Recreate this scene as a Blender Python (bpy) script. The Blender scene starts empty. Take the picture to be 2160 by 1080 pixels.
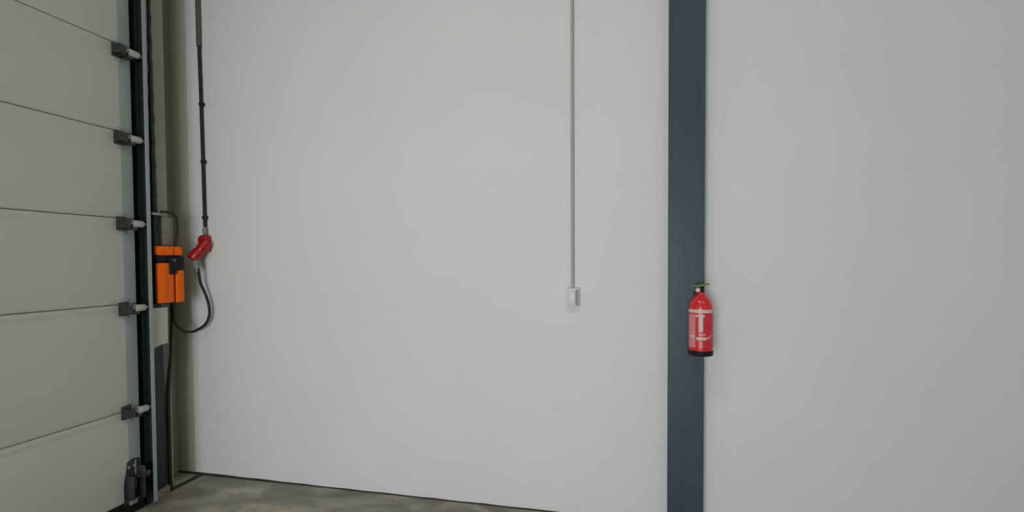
import bpy, bmesh, math, random
from mathutils import Vector, Matrix

S = bpy.context.scene
C = S.collection
random.seed(4)
PI = math.pi

# ------------------------------------------------------------------ camera
cd = bpy.data.cameras.new('camera')
cam = bpy.data.objects.new('camera', cd)
C.objects.link(cam)
S.camera = cam
cd.sensor_width = 36.0
cd.lens = 36.0 * 1033.98 / 2160.0
cd.shift_y = (578.6 - 540.0) / 2160.0
cd.clip_start = 0.05
rt = Vector((0.975334, 0.220672, -0.005325))
up = Vector((-0.000914, 0.028162, 0.999603))
fw = Vector((-0.220734, 0.974941, -0.027670))
m = Matrix((rt, up, -fw)).transposed().to_4x4()
m.translation = Vector((3.1166, -3.0574, 1.6))
cam.matrix_world = m

# ------------------------------------------------------------------ light and exposure
S.view_settings.view_transform = 'Standard'
S.view_settings.look = 'None'
S.view_settings.exposure = 0.0
S.view_settings.gamma = 1.0
w = bpy.data.worlds.new('world')
S.world = w
w.use_nodes = True
w.node_tree.nodes['Background'].inputs[0].default_value = (0.80, 0.88, 1.0, 1)
w.node_tree.nodes['Background'].inputs[1].default_value = 0.3


def area(name, loc, target, sx, sy, power, col):
    l = bpy.data.lights.new(name, 'AREA')
    l.shape = 'RECTANGLE'
    l.size, l.size_y, l.energy, l.color = sx, sy, power, col
    o = bpy.data.objects.new(name, l)
    C.objects.link(o)
    o.location = loc
    o.rotation_euler = (Vector(target) - Vector(loc)).to_track_quat('-Z', 'Y').to_euler()
    return o


area('added_rear_emitter', (2.25, -5.8, 1.15), (2.45, 0, 1.05), 1.9, 2.1, 124, (0.91, 0.967, 1.0))  # added area emitter just inside the rear wall; no doorway is built
area('added_ceiling_light_near', (2.2, -3.0, 4.8), (2.2, -2.6, 0), 1.5, 0.5, 24, (1.0, 0.97, 0.87))  # unseen ceiling light, added to brighten the upper wall
area('added_ceiling_light_right', (5.0, -3.4, 4.8), (5.0, -3.4, 0), 1.5, 0.5, 18, (1.0, 0.95, 0.90))  # added out of view to brighten the wall right of the column


# ------------------------------------------------------------------ materials
def mat(name, col, rough=0.6, metal=0.0, var=0.0, scale=6.0, col2=None, bump=0.0, bscale=60.0, spec=0.5, stretch=(1, 1, 1), coat=0.0):
    mt = bpy.data.materials.new(name)
    mt.use_nodes = True
    nt = mt.node_tree
    b = nt.nodes['Principled BSDF']
    b.inputs['Base Color'].default_value = (*col, 1)
    b.inputs['Roughness'].default_value = rough
    b.inputs['Metallic'].default_value = metal
    b.inputs['Specular IOR Level'].default_value = spec
    b.inputs['Coat Weight'].default_value = coat
    tc = nt.nodes.new('ShaderNodeTexCoord')
    mp = nt.nodes.new('ShaderNodeMapping')
    mp.inputs['Scale'].default_value = stretch
    nt.links.new(tc.outputs['Object'], mp.inputs[0])
    if var or col2:
        n = nt.nodes.new('ShaderNodeTexNoise')
        n.inputs['Scale'].default_value = scale
        n.inputs['Detail'].default_value = 5
        nt.links.new(mp.outputs[0], n.inputs['Vector'])
        r = nt.nodes.new('ShaderNodeValToRGB')
        c2 = col2 if col2 else tuple(max(0, c * (1 - var)) for c in col)
        r.color_ramp.elements[0].position = 0.35
        r.color_ramp.elements[1].position = 0.65
        r.color_ramp.elements[0].color = (*c2, 1)
        r.color_ramp.elements[1].color = (*col, 1)
        nt.links.new(n.outputs['Fac'], r.inputs[0])
        nt.links.new(r.outputs[0], b.inputs['Base Color'])
    if bump:
        n2 = nt.nodes.new('ShaderNodeTexNoise')
        n2.inputs['Scale'].default_value = bscale
        n2.inputs['Detail'].default_value = 3
        nt.links.new(mp.outputs[0], n2.inputs['Vector'])
        bp = nt.nodes.new('ShaderNodeBump')
        bp.inputs['Strength'].default_value = bump
        bp.inputs['Distance'].default_value = 0.004
        nt.links.new(n2.outputs['Fac'], bp.inputs['Height'])
        nt.links.new(bp.outputs[0], b.inputs['Normal'])
    return mt


M = {}
M['wall'] = mat('wall_paint', (0.745, 0.745, 0.738), 0.75, var=0.03, scale=1.2, bump=0.05, bscale=90)
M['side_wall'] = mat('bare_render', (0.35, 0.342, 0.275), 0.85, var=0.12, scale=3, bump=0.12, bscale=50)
M['recess'] = mat('recess_shade_tone', (0.52, 0.51, 0.42), 0.8, var=0.06, scale=4, bump=0.1, bscale=60)  # darker wall tone that stands in for the shade in the corner
M['ceiling'] = mat('ceiling_sheet', (0.55, 0.56, 0.56), 0.7, var=0.03)
M['panel'] = mat('door_panel_coating', (0.455, 0.455, 0.405), 0.5, var=0.03, scale=2.0, bump=0.05, bscale=120)
M['stile'] = mat('door_stile_steel', (0.33, 0.375, 0.35), 0.5, metal=0.2, var=0.1, scale=9, stretch=(1, 1, .3))
M['joint'] = mat('dark_joint_gasket', (0.10, 0.10, 0.085), 0.8)  # dark gasket showing in the gaps between door panels
M['galv'] = mat('galvanised_steel', (0.36, 0.395, 0.375), 0.45, metal=0.4, var=0.15, scale=14, stretch=(1, 1, .2))
M['darksteel'] = mat('dark_primed_steel', (0.016, 0.024, 0.021), 0.5, var=0.3, scale=10)
M['bracket'] = mat('greased_steel_bracket', (0.055, 0.060, 0.052), 0.45, metal=0.4, var=0.35, scale=30)
M['rubber'] = mat('black_rubber', (0.008, 0.009, 0.008), 0.8, spec=0.2, var=0.3, scale=20)
M['nylon'] = mat('roller_nylon', (0.37, 0.39, 0.36), 0.4)
M['orange'] = mat('orange_plastic', (0.95, 0.15, 0.004), 0.5, spec=0.2, var=0.08, scale=12)
M['black'] = mat('black_plastic', (0.008, 0.009, 0.011), 0.55, spec=0.25, var=0.2, scale=20)
M['grey'] = mat('grey_plastic', (0.20, 0.21, 0.19), 0.5, var=0.06, scale=12)
M['olive'] = mat('grey_metal_bracket', (0.27, 0.255, 0.20), 0.5, metal=0.2, var=0.2, scale=18)
M['plate'] = mat('pale_notice_sheet', (0.46, 0.45, 0.41), 0.55, var=0.03, scale=20)
M['faint'] = mat('faded_print', (0.43, 0.42, 0.38), 0.6)
M['cable'] = mat('black_cable_sheath', (0.022, 0.021, 0.016), 0.6, spec=0.3, var=0.2, scale=30)
M['conduit_dark'] = mat('dark_grey_conduit', (0.085, 0.08, 0.07), 0.5, var=0.15, scale=10)
M['red'] = mat('red_plastic', (0.40, 0.006, 0.010), 0.35, var=0.1, scale=20)
M['conduit'] = mat('light_grey_conduit', (0.43, 0.44, 0.41), 0.5, var=0.05, scale=8)
M['socket'] = mat('white_grey_plastic', (0.66, 0.65, 0.67), 0.4)
M['socket_dark'] = mat('socket_side_grey', (0.24, 0.245, 0.235), 0.5)
M['blue'] = mat('blue_grey_paint', (0.035, 0.065, 0.085), 0.42, var=0.12, scale=4, stretch=(6, 6, .4), bump=0.03, bscale=60)
M['ext'] = mat('extinguisher_red_lacquer', (0.72, 0.016, 0.020), 0.28, coat=0.4)
M['white'] = mat('label_white', (0.66, 0.50, 0.47), 0.5)
M['label'] = mat('label_red_print', (0.60, 0.03, 0.05), 0.35)
M['pink'] = mat('label_pale_red_print', (0.72, 0.24, 0.25), 0.4)
M['brass'] = mat('olive_brass', (0.13, 0.16, 0.06), 0.4, metal=0.5)
M['sealant'] = mat('dark_brown_joint', (0.045, 0.036, 0.022), 0.8, var=0.4, scale=14)

# concrete floor
fm = bpy.data.materials.new('stained_concrete')
fm.use_nodes = True
nt = fm.node_tree
b = nt.nodes['Principled BSDF']
b.inputs['Roughness'].default_value = 0.42
tc = nt.nodes.new('ShaderNodeTexCoord')
mp = nt.nodes.new('ShaderNodeMapping')
mp.inputs['Scale'].default_value = (1.0, 1.8, 1)
mp.inputs['Rotation'].default_value = (0, 0, 0.5)
nt.links.new(tc.outputs['Object'], mp.inputs[0])
n1 = nt.nodes.new('ShaderNodeTexNoise')
n1.inputs['Scale'].default_value = 2.6
n1.inputs['Detail'].default_value = 6
n1.inputs['Distortion'].default_value = 0.7
nt.links.new(mp.outputs[0], n1.inputs['Vector'])
r1 = nt.nodes.new('ShaderNodeValToRGB')
e = r1.color_ramp.elements
e[0].position, e[0].color = 0.34, (0.19, 0.175, 0.13, 1)
e[1].position, e[1].color = 0.68, (0.52, 0.49, 0.35, 1)
k = e.new(0.50); k.color = (0.29, 0.275, 0.22, 1)
nt.links.new(n1.outputs['Fac'], r1.inputs[0])
n2 = nt.nodes.new('ShaderNodeTexNoise')
n2.inputs['Scale'].default_value = 38
n2.inputs['Detail'].default_value = 4
nt.links.new(tc.outputs['Object'], n2.inputs['Vector'])
mx = nt.nodes.new('ShaderNodeMix')
mx.data_type = 'RGBA'
mx.blend_type = 'MULTIPLY'
mx.inputs[0].default_value = 0.3
nt.links.new(r1.outputs[0], mx.inputs[6])
nt.links.new(n2.outputs['Color'], mx.inputs[7])
nt.links.new(mx.outputs[2], b.inputs['Base Color'])
bp = nt.nodes.new('ShaderNodeBump')
bp.inputs['Strength'].default_value = 0.15
bp.inputs['Distance'].default_value = 0.003
nt.links.new(n2.outputs['Fac'], bp.inputs['Height'])
nt.links.new(bp.outputs[0], b.inputs['Normal'])
M['floor'] = fm


# ------------------------------------------------------------------ mesh helpers
def nb():
    return bmesh.new()


def box(bm, x0, x1, y0, y1, z0, z1, bev=0.0, seg=2):
    r = bmesh.ops.create_cube(bm, size=1)
    vs = r['verts']
    bmesh.ops.scale(bm, vec=(abs(x1 - x0), abs(y1 - y0), abs(z1 - z0)), verts=vs)
    bmesh.ops.translate(bm, vec=((x0 + x1) / 2, (y0 + y1) / 2, (z0 + z1) / 2), verts=vs)
    if bev:
        es = list({ed for v in vs for ed in v.link_edges})
        bmesh.ops.bevel(bm, geom=es, offset=bev, segments=seg, affect='EDGES', profile=0.5)


def frame_of(d):
    d = d.normalized()
    a = Vector((0, 0, 1)) if abs(d.z) < 0.9 else Vector((1, 0, 0))
    u = d.cross(a).normalized()
    return u, d.cross(u).normalized()


def revolve(bm, prof, base, axis, n=32, caps=True):
    """prof: list of (radius, distance along axis)"""
    axis = Vector(axis).normalized()
    base = Vector(base)
    u, v = frame_of(axis)
    rings = []
    for r, h in prof:
        rings.append([bm.verts.new(base + axis * h + (u * math.cos(t) + v * math.sin(t)) * r)
                      for t in (2 * PI * i / n for i in range(n))])
    for a, b_ in zip(rings, rings[1:]):
        for i in range(n):
            bm.faces.new((a[i], a[(i + 1) % n], b_[(i + 1) % n], b_[i]))
    if caps:
        bm.faces.new(rings[0][::-1])
        bm.faces.new(rings[-1])
    return rings


def smooth_path(pts, per=8):
    pts = [Vector(p) for p in pts]
    if len(pts) < 3:
        return pts
    out = []
    for i in range(len(pts) - 1):
        p0 = pts[max(i - 1, 0)]; p1 = pts[i]; p2 = pts[i + 1]; p3 = pts[min(i + 2, len(pts) - 1)]
        for j in range(per):
            t = j / per
            out.append(0.5 * ((2 * p1) + (p2 - p0) * t + (2 * p0 - 5 * p1 + 4 * p2 - p3) * t * t + (3 * p1 - p0 - 3 * p2 + p3) * t ** 3))
    out.append(pts[-1])
    return out


def tube(bm, pts, r, n=12, smooth=True):
    P = smooth_path(pts) if smooth else [Vector(p) for p in pts]
    rr = r if isinstance(r, (list, tuple)) else [r] * len(P)
    prev = None
    rings = []
    for i, p in enumerate(P):
        d = (P[min(i + 1, len(P) - 1)] - P[max(i - 1, 0)]).normalized()
        if prev is None:
            u, v = frame_of(d)
        else:
            u = (prev - d * prev.dot(d)).normalized()
            v = d.cross(u)
        prev = u
        rings.append([bm.verts.new(p + (u * math.cos(t) + v * math.sin(t)) * rr[i]) for t in (2 * PI * k / n for k in range(n))])
    for a, b_ in zip(rings, rings[1:]):
        for i in range(n):
            bm.faces.new((a[i], a[(i + 1) % n], b_[(i + 1) % n], b_[i]))
    bm.faces.new(rings[0][::-1])
    bm.faces.new(rings[-1])


def prism(bm, outline, axis, a0, a1, bev=0.0):
    """outline: 2-D points; axis 'x': outline in (y,z); 'y': (x,z); 'z': (x,y)"""
    def mk(p, a):
        return {'x': (a, p[0], p[1]), 'y': (p[0], a, p[1]), 'z': (p[0], p[1], a)}[axis]
    A = [bm.verts.new(mk(p, a0)) for p in outline]
    B = [bm.verts.new(mk(p, a1)) for p in outline]
    n = len(outline)
    fs = [bm.faces.new(A), bm.faces.new(B[::-1])]
    for i in range(n):
        fs.append(bm.faces.new((A[i], B[i], B[(i + 1) % n], A[(i + 1) % n])))
    if bev:
        es = list({ed for f in fs[:2] for ed in f.edges})
        bmesh.ops.bevel(bm, geom=es, offset=bev, segments=2, affect='EDGES')


def obj(name, bm, material, parent=None, smooth=True, label=None):
    bmesh.ops.recalc_face_normals(bm, faces=bm.faces)
    me = bpy.data.meshes.new(name)
    # keep geometry relative to the thing's base
    if parent is not None:
        off = Vector(parent.get('_o', (0, 0, 0)))
        bmesh.ops.translate(bm, vec=-off, verts=bm.verts)
    bm.to_mesh(me)
    bm.free()
    me.materials.append(M[material])
    if smooth:
        for p in me.polygons:
            p.use_smooth = True
        me.set_sharp_from_angle(angle=math.radians(35))
    o = bpy.data.objects.new(name, me)
    C.objects.link(o)
    if parent is not None:
        o.parent = parent
        o['_o'] = parent.get('_o', (0, 0, 0))
    if label:
        o['label'] = label
    return o


def thing(name, label, cat, loc=(0, 0, 0), group=None, kind=None):
    o = bpy.data.objects.new(name, None)
    o.empty_display_size = 0.1
    o.location = loc
    o['_o'] = tuple(loc)
    C.objects.link(o)
    if kind:
        o['kind'] = kind
    if label:
        o['label'] = label
        o['category'] = cat
    if group:
        o['group'] = group
    return o


def tag(o, label, cat, group=None):
    o['label'] = label
    o['category'] = cat
    if group:
        o['group'] = group
    return o


def struct(name, bm, material, label=None, cat=None):
    o = obj(name, bm, material)
    o['kind'] = 'structure'
    if label:
        o['label'] = label
        o['category'] = cat
    return o


# ------------------------------------------------------------------ room shell
RX, RY, RZ = 8.0, -5.9, 5.0
bm = nb(); box(bm, -0.5, RX + .3, RY - .3, 0.3, -0.2, 0.0)
struct('floor', bm, 'floor', 'grey brown concrete floor with olive stains', 'floor')
bm = nb(); box(bm, -0.40, RX, 0, 0.2, 0, RZ)
struct('wall_back', bm, 'wall', 'smooth pale grey painted wall behind the blue column', 'wall')
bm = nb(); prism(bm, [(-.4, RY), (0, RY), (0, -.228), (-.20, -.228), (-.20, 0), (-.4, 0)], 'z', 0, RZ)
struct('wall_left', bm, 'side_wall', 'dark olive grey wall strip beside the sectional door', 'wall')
bm = nb(); box(bm, RX, RX + .2, RY, 0.2, 0, RZ)
struct('wall_right', bm, 'wall', 'pale painted side wall opposite the door', 'wall')
bm = nb(); box(bm, -0.4, RX + .2, RY - .2, RY, 0, RZ)
struct('wall_rear', bm, 'wall', 'pale painted wall at the far end of the hall', 'wall')
bm = nb(); box(bm, -0.4, RX + .2, RY - .2, 0.2, RZ, RZ + .15)
struct('ceiling', bm, 'ceiling', 'grey ceiling of the hall', 'ceiling')

bm = nb(); box(bm, -0.1995, -0.045, -0.0035, -0.0002, 0.004, RZ - .001, .001)  # corner shade put into the colour, as a thin darker strip on the wall
struct('painted_recess_shade', bm, 'recess', 'darker strip on the pale wall painting in the shade of the corner recess', 'trim')

# uneven sealant joints where the walls meet the slab
bm = nb()
xs = [-0.198 + i * 0.09 for i in range(91)]
prev = None
for i, x in enumerate(xs):
    hgt = 0.006 + 0.006 * max(0, 1 - x / 1.0) + 0.0012 * math.sin(i * 1.7) + random.uniform(-.0008, .0008)
    dep = 0.009 + 0.012 * max(0, 1 - x / 1.0) + random.uniform(-.001, .0015)
    ring = [bm.verts.new((x, -0.0005, 0.0005)), bm.verts.new((x, -dep, 0.0005)), bm.verts.new((x, -dep * .6, hgt * .6)), bm.verts.new((x, -0.0005, hgt))]
    if prev:
        for k in range(4):
            bm.faces.new((prev[k], prev[(k + 1) % 4], ring[(k + 1) % 4], ring[k]))
    prev = ring
struct('trim_1', bm, 'sealant', 'thin dark brown joint along the foot of the pale wall', 'trim')
bm = nb()
prev = None
for i in range(9):
    y = -0.012 - i * 0.035
    hgt = 0.006 + 0.001 * math.sin(i * 1.3)
    dep = 0.040 + random.uniform(-.003, .005)
    ring = [bm.verts.new((0.0005, y, 0.0005)), bm.verts.new((dep, y, 0.0005)), bm.verts.new((dep * .6, y, hgt * .6)), bm.verts.new((0.0005, y, hgt))]
    if prev:
        for k in range(4):
            bm.faces.new((prev[k], prev[(k + 1) % 4], ring[(k + 1) % 4], ring[k]))
    prev = ring
struct('trim_2', bm, 'sealant', 'thick dark joint in the floor in front of the corner recess', 'trim')

# ------------------------------------------------------------------ sectional door
D_Y0, D_Y1 = -4.70, -0.512          # far left end and the end by the track
FX = 0.05                            # face of the leaf
door = thing('door_1', 'pale grey sectional overhead door of wide horizontal panels', 'door', (0.0, -2.6, 0.0), kind='structure')
joints = [0.078, 0.658, 1.338, 1.880, 2.422, 2.964, 3.506, 4.048, 4.590]
joints[1] = 0.659
for i in range(len(joints) - 1):
    z0, z1 = joints[i], joints[i + 1]
    bm = nb()
    yo = D_Y1 - 0.074
    # face profile: bevelled joint edges and a shallow pressed line near the top
    prof = [(0.012, z0 + .0015), (FX - .006, z0 + .0015), (FX - .001, z0 + .007), (FX, z0 + .012), (FX, z1 - .050),
            (FX - .0010, z1 - .047), (FX - .0010, z1 - .043), (FX, z1 - .040), (FX, z1 - .010), (FX - .003, z1 - .004), (FX - .009, z1 - .0015), (0.012, z1 - .0015)]
    prism(bm, prof, 'y', D_Y0, yo)
    pn = obj('door_panel', bm, 'panel', door)
    bm = nb()
    prof = [(0.010, z0 + .002), (FX + .0015, z0 + .002), (FX + .0015, z1 - .002), (0.010, z1 - .002)]
    prism(bm, prof, 'y', yo + .0005, D_Y1)
    obj('end_stile', bm, 'stile', pn, label='blue grey steel end strip')
bm = nb(); box(bm, 0.008, 0.030, D_Y0, D_Y1, joints[0], joints[-1])
obj('joint_gasket', bm, 'joint', door)
bm = nb()
prism(bm, [(0.006, 0.0), (0.058, 0.0), (0.064, 0.02), (0.060, 0.05), (FX + .004, 0.079), (0.006, 0.079)], 'y', D_Y0, D_Y1 + .012)
obj('bottom_seal', bm, 'rubber', door)

# roller brackets on the joints
RXC = 0.094
zr = [0.656, 1.311, 1.847, 2.382, 2.920, 3.47, 4.01]
first = None


def copy_tree(o, parent):
    c = o.copy(); C.objects.link(c); c.parent = parent
    for ch in [x for x in bpy.data.objects if x.parent == o]:
        copy_tree(ch, c)
    return c


bm = nb()
z = zr[1]
box(bm, FX + .0015, FX + .006, -0.628, -0.566, z - .044, z + .040, .001)
box(bm, FX + .006, RXC + .020, -0.628, -0.623, z - .030, z + .026, .001)
box(bm, FX + .006, RXC + .016, -0.588, -0.583, z - .036, z + .014, .001)
box(bm, RXC + .0145, RXC + .0195, -0.628, -0.583, z - .030, z + .024, .002)
box(bm, FX + .006, RXC + .006, -0.566, -0.528, z - .040, z - .014, .002)
rb = obj('roller_bracket', bm, 'bracket', door, label='dark steel roller bracket')
bm = nb()
revolve(bm, [(.008, -.066), (.008, -.004), (.020, -.004), (.0225, 0), (.0225, .060), (.020, .064), (.010, .064), (.010, .095)], (RXC, -0.556, z), (0, 1, 0), 24)
obj('roller', bm, 'nylon', rb, label='pale grey roller on its axle')
bm = nb()
for zz in (z + .052, z - .056):
    box(bm, FX + .0015, FX + .008, -0.606, -0.566, zz - .010, zz + .010, .003)
    revolve(bm, [(.006, 0), (.006, .005), (.003, .006)], (FX + .008, -0.586, zz), (1, 0, 0), 6)
obj('fixing_plate', bm, 'galv', rb, label='pale fixing plates above and below the bracket')
for zz in [zr[0]] + zr[2:]:
    c = copy_tree(rb, door)
    c.location.z = zz - z

# bottom bracket with cable anchor
bm = nb()
prism(bm, [(-0.60, .335), (-0.575, .345), (-0.545, .345), (-0.520, .335), (-.520, .062), (-.625, .062), (-.625, .20), (-.610, .27)], 'x', FX + .0015, FX + .007, .001)
box(bm, FX + .007, 0.125, -0.545, -0.540, 0.09, 0.30, .002)
box(bm, FX + .007, 0.118, -0.612, -0.607, 0.10, 0.25, .002)
box(bm, FX + .007, 0.10, -0.607, -0.545, 0.10, 0.108, .002)
bb = obj('bottom_bracket', bm, 'bracket', door, label='dark steel bottom bracket')
bm = nb()
revolve(bm, [(.009, -.05), (.009, 0), (.022, 0), (.024, .004), (.024, .026), (.018, .03), (.009, .03), (.009, .07)], (0.098, -0.530, 0.235), (0, 1, 0), 22)
obj('roller', bm, 'bracket', bb)
bm = nb()
for yy, zz in ((-.595, .30), (-.560, .30), (-.60, .13), (-.57, .125), (-.535, .125)):
    revolve(bm, [(.008, 0), (.008, .007), (.004, .009)], (FX + .007, yy, zz), (1, 0, 0), 6)
box(bm, FX + .0072, FX + .012, -0.555, -0.548, 0.16, 0.335, .001)
box(bm, FX + .0072, FX + .014, -0.598, -0.545, 0.055, 0.085, .003)
obj('bolt', bm, 'galv', bb, label='pale bolts and locking strip')

# ------------------------------------------------------------------ vertical track
trk = thing('door_track', 'tall steel roller track with bright lip beside the sectional door', 'track', (0.0, -0.45, 0.0))
bm = nb()
prism(bm, [(0.1175, -.4835), (0.1205, -.4835), (0.1225, -.463), (0.1205, -.457), (0.1175, -.457)], 'z', 0.03, 4.6)
obj('rail_lip', bm, 'galv', trk, label='bright galvanised front lip')
bm = nb()
prism(bm, [(0.117, -.457), (0.066, -.457), (0.066, -.486), (0.069, -.486), (0.069, -.460), (0.117, -.460)], 'z', 0.03, 4.6)
obj('rail_channel', bm, 'darksteel', trk, label='dark channel behind the bright lip')
bm = nb()
box(bm, 0.0, 0.006, -0.508, -0.400, 0.0, 4.7)
box(bm, 0.006, 0.0655, -0.462, -0.456, 0.0, 4.7)
box(bm, 0.006, 0.020, -0.508, -0.500, 0.08, 4.7)
obj('mounting_angle', bm, 'darksteel', trk, label='black mounting angle behind the rail')

# black lifting cable/cover strip to the right of the rail, above the drive
bm = nb()
pts = []
for i in range(60):
    z = 1.716 + i * (2.9 / 59)
    pts.append((0.03, -0.354 - 0.001 * (z - 1.6) / 3 + 0.0025 * math.sin(i * 1.9), z))
tube(bm, pts, [0.021 - 0.011 * min(1, i / 34) + 0.0015 * math.sin(i * 2.3) for i in range(60)], 10, smooth=False)
cbl = obj('lifting_cable', bm, 'darksteel')
tag(cbl, 'black greasy lifting cable running up right beside the bright track', 'cable')

# ------------------------------------------------------------------ dark post under the drive
post = thing('door_post', 'dark steel post below the orange drive at the door edge', 'post', (0.0, -0.35, 0.0))
bm = nb()
prism(bm, [(0.0, -.398), (0.040, -.398), (0.040, -.328), (0.034, -.328), (0.034, -.392), (0.0, -.392)], 'z', 0.055, 1.32)
obj('front_profile', bm, 'darksteel', post)
bm = nb()
box(bm, 0.001, 0.018, -0.3278, -0.298, 0.055, 1.30, .002)
obj('side_profile', bm, 'bracket', post, label='dark grey side strip')
bm = nb()
box(bm, 0.0, 0.045, -0.398, -0.296, 0.0, 0.054, .004)
obj('foot', bm, 'olive', post, label='grey foot block')

# pale sheet hanging below the drive
sh = thing('notice_plate', 'pale grey sheet fixed to the dark post under the orange drive', 'plate', (0.06, -0.38, 1.05))
bm = nb()
prism(bm, [(-0.438, 1.300), (-0.326, 1.296), (-0.329, 1.052), (-0.380, 1.050), (-0.438, 1.030)], 'x', 0.086, 0.092, .001)
obj('sheet', bm, 'plate', sh)
bm = nb()
for k in range(7):
    zz = 1.245 - k * 0.022
    box(bm, 0.0921, 0.0926, -0.420, -0.352 - (k % 3) * 0.012, zz, zz + .006)
obj('faded_print', bm, 'faint', sh)
for zz in (1.26, 1.09):
    bm = nb(); box(bm, 0.0402, 0.0858, -0.395, -0.375, zz, zz + .015)
    obj('standoff', bm, 'darksteel', sh)

# ------------------------------------------------------------------ orange door drive
dr = thing('door_drive', 'orange door drive unit with black band mounted beside the track', 'drive', (0.0, -0.31, 1.318))
bm = nb()
box(bm, 0.0, 0.072, -0.399, -0.200, 1.322, 1.708, .004)
obj('housing', bm, 'black', dr, label='black back housing')
bm = nb()
box(bm, 0.0722, 0.104, -0.398, -0.279, 1.326, 1.598, .010, 3)
box(bm, 0.1035, 0.109, -0.380, -0.335, 1.345, 1.575, .003, 2)
obj('front_cover', bm, 'orange', dr, label='wide orange lower cover')
bm = nb()
box(bm, 0.0722, 0.106, -0.262, -0.200, 1.322, 1.548, .010, 3)
obj('front_cover', bm, 'orange', dr, label='narrow orange lower cover')
bm = nb()
box(bm, 0.0722, 0.106, -0.404, -0.276, 1.648, 1.712, .009, 3)
obj('top_cover', bm, 'orange', dr, label='wide orange top cover')
bm = nb()
box(bm, 0.0722, 0.104, -0.270, -0.208, 1.648, 1.710, .009, 3)
obj('top_cover', bm, 'orange', dr, label='narrow orange top cover')
bm = nb()
box(bm, 0.0722, 0.098, -0.404, -0.300, 1.603, 1.645, .003)
obj('black_band', bm, 'black', dr)
bm = nb()
box(bm, 0.0722, 0.116, -0.318, -0.268, 1.520, 1.640, .006, 3)
box(bm, 0.0722, 0.110, -0.267, -0.206, 1.552, 1.642, .004, 2)
cb = obj('control_block', bm, 'black', dr)
bm = nb()
revolve(bm, [(.012, 0), (.012, .010), (.007, .014)], (0.116, -0.294, 1.615), (1, 0, 0), 20)
obj('knob', bm, 'conduit_dark', cb, label='grey knob')

# grey bracket box above the drive with its cable loop
bk = thing('drive_bracket', 'olive grey metal bracket standing on top of the orange drive', 'bracket', (0.0, -0.3, 1.714))
bm = nb()
box(bm, 0.0, 0.060, -0.322, -0.236, 1.714, 1.915, .008, 3)
obj('body', bm, 'olive', bk)
bm = nb()
box(bm, 0.0, 0.012, -0.330, -0.322, 1.80, 1.936, .001)
box(bm, 0.0565, 0.064, -0.399, -0.322, 1.918, 1.936, .003)
box(bm, 0.0, 0.064, -0.322, -0.312, 1.9155, 1.936, .002)
obj('clip', bm, 'galv', bk, label='small pale clip next to the track')
bm = nb()
tube(bm, [(0.075, -0.342, 1.940), (0.075, -0.318, 1.946), (0.08, -0.27, 1.938), (0.08, -0.232, 1.912), (0.08, -0.226, 1.86), (0.08, -0.228, 1.80), (0.08, -0.24, 1.75), (0.08, -0.250, 1.7125)], 0.0075, 10)
lc = obj('looped_cable', bm, 'cable')
tag(lc, 'short black cable arching over the grey bracket into the orange drive', 'cable')

# black cable running down to the floor along the post
bm = nb()
tube(bm, [(0.03, -0.243, 1.3195), (0.028, -0.240, 1.20), (0.026, -0.246, 1.05), (0.024, -0.252, 0.93), (0.022, -0.268, 0.78), (0.021, -0.277, 0.65), (0.021, -0.278, 0.45), (0.021, -0.278, 0.25), (0.021, -0.277, 0.10), (0.022, -0.275, 0.012)], [0.0105] * 24 + [0.0105 + 0.0035 * min(1, k / 12) for k in range(49)], 10)
dc = obj('down_cable', bm, 'cable')
tag(dc, 'black cable dropping from the orange drive to the floor beside the post', 'cable')

# ------------------------------------------------------------------ red plug cable looping back to the drive
pc = thing('power_cable', 'dark looping cable with red plug between drive and red socket', 'cable', (0.03, -0.10, 1.08))
PC = Vector((0.090, -0.092, 1.650))
ax = Vector((-0.36, -0.30, -0.60)).normalized()
pb = PC - ax * 0.085
ge = PC + Vector((0.024, 0.0, -0.118))
bm = nb()
tube(bm, [PC + Vector((0.0, -.006, -.03)), PC + Vector((0.014, -.002, -.075)), ge, (0.112, -0.075, 1.45), (0.136, -0.055, 1.36), (0.157, -0.05, 1.28), (0.157, -0.05, 1.21), (0.125, -0.055, 1.145),
          (0.062, -0.075, 1.100), (0.05, -0.13, 1.098), (0.05, -0.180, 1.120), (0.05, -0.224, 1.165), (0.05, -0.238, 1.23), (0.05, -0.240, 1.3205)], 0.0098, 12)
obj('cord', bm, 'cable', pc)
bm = nb()
revolve(bm, [(.028, .030), (.034, .040), (.040, .060), (.041, .078), (.039, .100), (.034, .116), (.022, .124)], pb, ax, 28)
pg = obj('plug', bm, 'red', pc, label='red plug body')
bm = nb()
revolve(bm, [(.020, .0), (.021, .010), (.020, .045), (.014, .060), (.0095, .085)], PC + Vector((0.006, -.004, -.036)), Vector((0.014, 0, -.1)), 20)
obj('cable_gland', bm, 'grey', pg, label='grey cable gland')

ws = thing('wall_socket', 'red industrial power socket on the pale wall near the corner', 'socket', (0.10, 0.0, 1.70))
bm = nb()
box(bm, 0.078, 0.148, -0.052, 0.0, 1.675, 1.800, .016, 4)
obj('back_box', bm, 'red', ws)
bm = nb()
revolve(bm, [(.030, -.045), (.036, -.030), (.038, 0.0), (.041, .004), (.041, .016), (.036, .020), (.034, .038)], pb + Vector((0.0, 0.0, 0.0)), ax, 28)
obj('collar', bm, 'red', ws)
bm = nb()
revolve(bm, [(.034, 0), (.036, .006), (.030, .011), (.012, .013)], (0.113, -0.0505, 1.762), (0, -1, 0), 28)
obj('lid', bm, 'red', ws)

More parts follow.
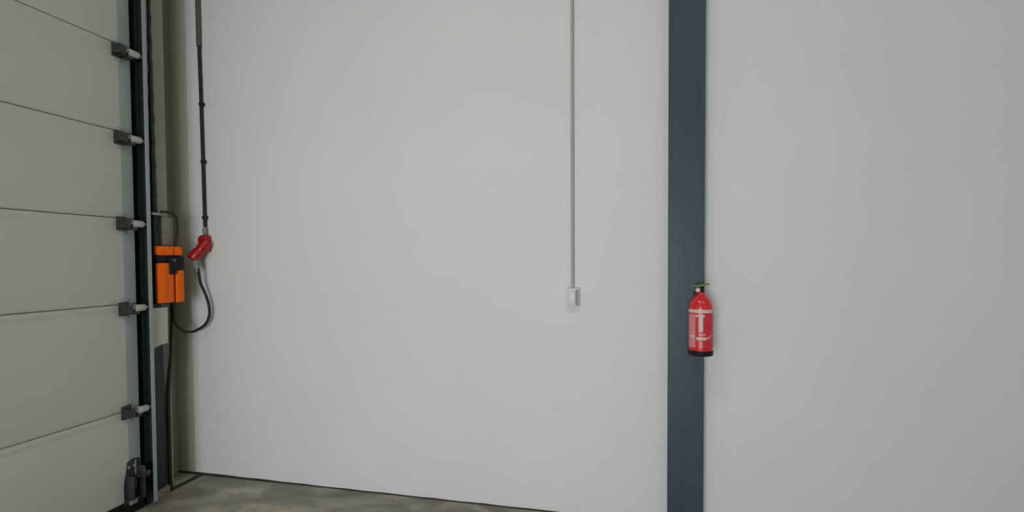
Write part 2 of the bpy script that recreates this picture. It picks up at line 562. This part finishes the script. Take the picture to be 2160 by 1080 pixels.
cn = thing('cable_conduit', 'dark conduit running down the pale wall to the red socket', 'conduit', (0.10, 0.0, 1.83))
bm = nb(); tube(bm, [(0.086, -0.020, 4.6), (0.088, -0.020, 3.6), (0.090, -0.020, 3.18)], 0.0165, 14, smooth=False)
obj('upper_tube', bm, 'conduit_dark', cn)
bm = nb(); tube(bm, [(0.0905, -0.020, 3.179), (0.094, -0.018, 2.90), (0.099, -0.018, 2.5), (0.103, -0.018, 2.1), (0.106, -0.018, 1.86)], 0.0115, 14)
obj('lower_tube', bm, 'cable', cn)
for xx, zz in ((0.0985, 2.76), (0.1025, 2.34), (0.1045, 1.93)):
    bm = nb(); box(bm, xx - .014, xx + .017, -0.032, 0.0, zz - .012, zz + .012, .005, 2)
    obj('clip', bm, 'cable', cn)
bm = nb(); revolve(bm, [(.011, 0.0), (.015, .006), (.017, .03), (.017, .045), (.012, .055)], (0.107, -0.020, 1.800), (0, 0, 1), 16)
obj('gland', bm, 'grey', cn, label='grey gland on the socket')

# ------------------------------------------------------------------ light switch / outlet with its conduit
so = thing('outlet', 'small white outlet box at the end of the thin grey conduit', 'outlet', (2.815, 0.0, 1.315))
bm = nb(); box(bm, 2.778, 2.852, -0.038, 0.0, 1.315, 1.430, .005, 3)
obj('back_box', bm, 'socket', so)
bm = nb(); box(bm, 2.788, 2.830, -0.0425, -0.0382, 1.332, 1.412, .002, 2)
obj('rocker', bm, 'socket', so)
bm = nb(); box(bm, 2.833, 2.846, -0.0425, -0.0382, 1.326, 1.420, .002, 2)
obj('side_strip', bm, 'socket_dark', so, label='dark grey vertical strip')
ct = thing('conduit', 'thin light grey conduit running down the wall to the white outlet', 'conduit', (2.81, 0.0, 1.431))
bm = nb(); tube(bm, [(2.812, -0.014, 4.9), (2.812, -0.014, 3.04), (2.812, -0.014, 1.4315)], 0.0095, 14, smooth=False)
obj('tube', bm, 'conduit', ct)
for zz in (1.62, 2.35, 3.05, 3.9):
    bm = nb(); box(bm, 2.801, 2.823, -0.020, 0.0, zz - .006, zz + .006, .003, 2)
    obj('clip', bm, 'conduit', ct)

# ------------------------------------------------------------------ steel column
col = thing('steel_column', 'tall blue grey steel column standing against the pale wall', 'column', (3.4745, -0.04, 0.0))
bm = nb()
prism(bm, [(3.378, -.084), (3.571, -.084), (3.571, -.074), (3.486, -.074), (3.480, -.069), (3.480, -.011), (3.571, -.010), (3.571, 0),
           (3.378, 0), (3.378, -.010), (3.469, -.011), (3.469, -.069), (3.463, -.074), (3.378, -.074)], 'z', 0.012, RZ)
obj('shaft', bm, 'blue', col)
bm = nb(); box(bm, 3.35, 3.60, -0.12, 0.0, 0.0, 0.012)
obj('base_plate', bm, 'blue', col)

# ------------------------------------------------------------------ fire extinguisher
EX, EY = 3.5405, -0.165
ex = thing('fire_extinguisher', 'red fire extinguisher with white printed label hanging on the blue column', 'fire extinguisher', (EX, EY, 1.07))
R = 0.0640
bm = nb()
revolve(bm, [(R * .985, 1.098), (R, 1.106), (R, 1.322), (R * .985, 1.338), (R * .92, 1.356), (R * .78, 1.376), (R * .56, 1.394), (R * .36, 1.404), (.019, 1.410), (.017, 1.420)], (EX, EY, 0), (0, 0, 1), 48)
obj('cylinder', bm, 'ext', ex)
bm = nb()
revolve(bm, [(R * .86, 1.068), (R * .99, 1.070), (R * 1.03, 1.076), (R * 1.03, 1.0975), (R * .99, 1.0978)], (EX, EY, 0), (0, 0, 1), 48)
obj('base_ring', bm, 'black', ex, label='black foot ring')


def patch(a0, a1, z0, z1, name, material, lift=0.0006, parent=None, n=10):
    """curved label piece on the cylinder; angles in degrees, 0 faces the room, positive to the right"""
    bm = nb()
    def pt(a, z, r):
        t = math.radians(a)
        return bm.verts.new((EX + math.sin(t) * r, EY - math.cos(t) * r, z))
    cols = []
    for i in range(n + 1):
        a = a0 + (a1 - a0) * i / n
        cols.append([pt(a, z0, R + lift), pt(a, z1, R + lift), pt(a, z1, R + .0001), pt(a, z0, R + .0001)])
    for A, B in zip(cols, cols[1:]):
        for k in range(4):
            bm.faces.new((A[k], A[(k + 1) % 4], B[(k + 1) % 4], B[k]))
    bm.faces.new(cols[0]); bm.faces.new(cols[-1][::-1])
    return obj(name, bm, material, parent or ex)


lb = patch(-82, 82, 1.112, 1.306, 'label', 'label', 0.0005, n=24)
lb['label'] = 'wraparound red and white printed label'
patch(-95, 95, 1.308, 1.327, 'band', 'white', 0.0012, n=28)['label'] = 'white band'
bits = [(-80, -34, 1.118, 1.300, 'pink'), (-17, 2, 1.205, 1.302, 'white'), (-34, 10, 1.287, 1.298, 'white'),
        (-28, 20, 1.160, 1.176, 'white'), (-62, -34, 1.172, 1.186, 'white'), (-12, 0, 1.118, 1.150, 'pink'), (-16, 14, 1.184, 1.196, 'pink'),
        (22, 40, 1.166, 1.180, 'pink'), (34, 60, 1.180, 1.188, 'pink')]
for i, (a0, a1, z0, z1, mm) in enumerate(bits):
    patch(a0, a1, z0, z1, 'print_block', mm, 0.0010 + 0.0002 * i, parent=lb)

bm = nb()
revolve(bm, [(.015, 1.420), (.016, 1.426), (.016, 1.440), (.012, 1.446)], (EX, EY, 0), (0, 0, 1), 24)
box(bm, EX - .012, EX + .012, EY - .014, EY + .012, 1.428, 1.446, .003)
vl = obj('valve', bm, 'black', ex)
bm = nb()
revolve(bm, [(.012, 0), (.0125, .004), (.0125, .010), (.010, .012)], (EX - .016, EY - .0142, 1.432), (-.35, -1, 0), 20)
obj('pressure_gauge', bm, 'white', vl, label='pale round gauge')
bm = nb()
prism(bm, [(-.034, 1.452), (-.010, 1.447), (.036, 1.462), (.050, 1.458), (.052, 1.463), (.036, 1.470), (-.008, 1.460), (-.034, 1.458)], 'y', -.010, .010, .001)
bmesh.ops.translate(bm, vec=(EX - .004, EY, 0), verts=bm.verts)
obj('handle', bm, 'brass', ex, label='olive squeeze handle')
bm = nb()
prism(bm, [(-.040, 1.412), (-.036, 1.410), (-.012, 1.434), (.010, 1.436), (.010, 1.442), (-.014, 1.442)], 'y', -.009, .009, .001)
bmesh.ops.translate(bm, vec=(EX, EY, 0), verts=bm.verts)
obj('lever', bm, 'black', ex)
bm = nb()
box(bm, EX - .016, EX + .016, -0.0975, -0.0842, 1.18, 1.43, .002)
box(bm, EX - .010, EX + .010, -0.150, -0.0977, 1.424, 1.430, .001)
obj('wall_bracket', bm, 'darksteel', ex)

for o in bpy.data.objects:
    if '_o' in o:
        del o['_o']
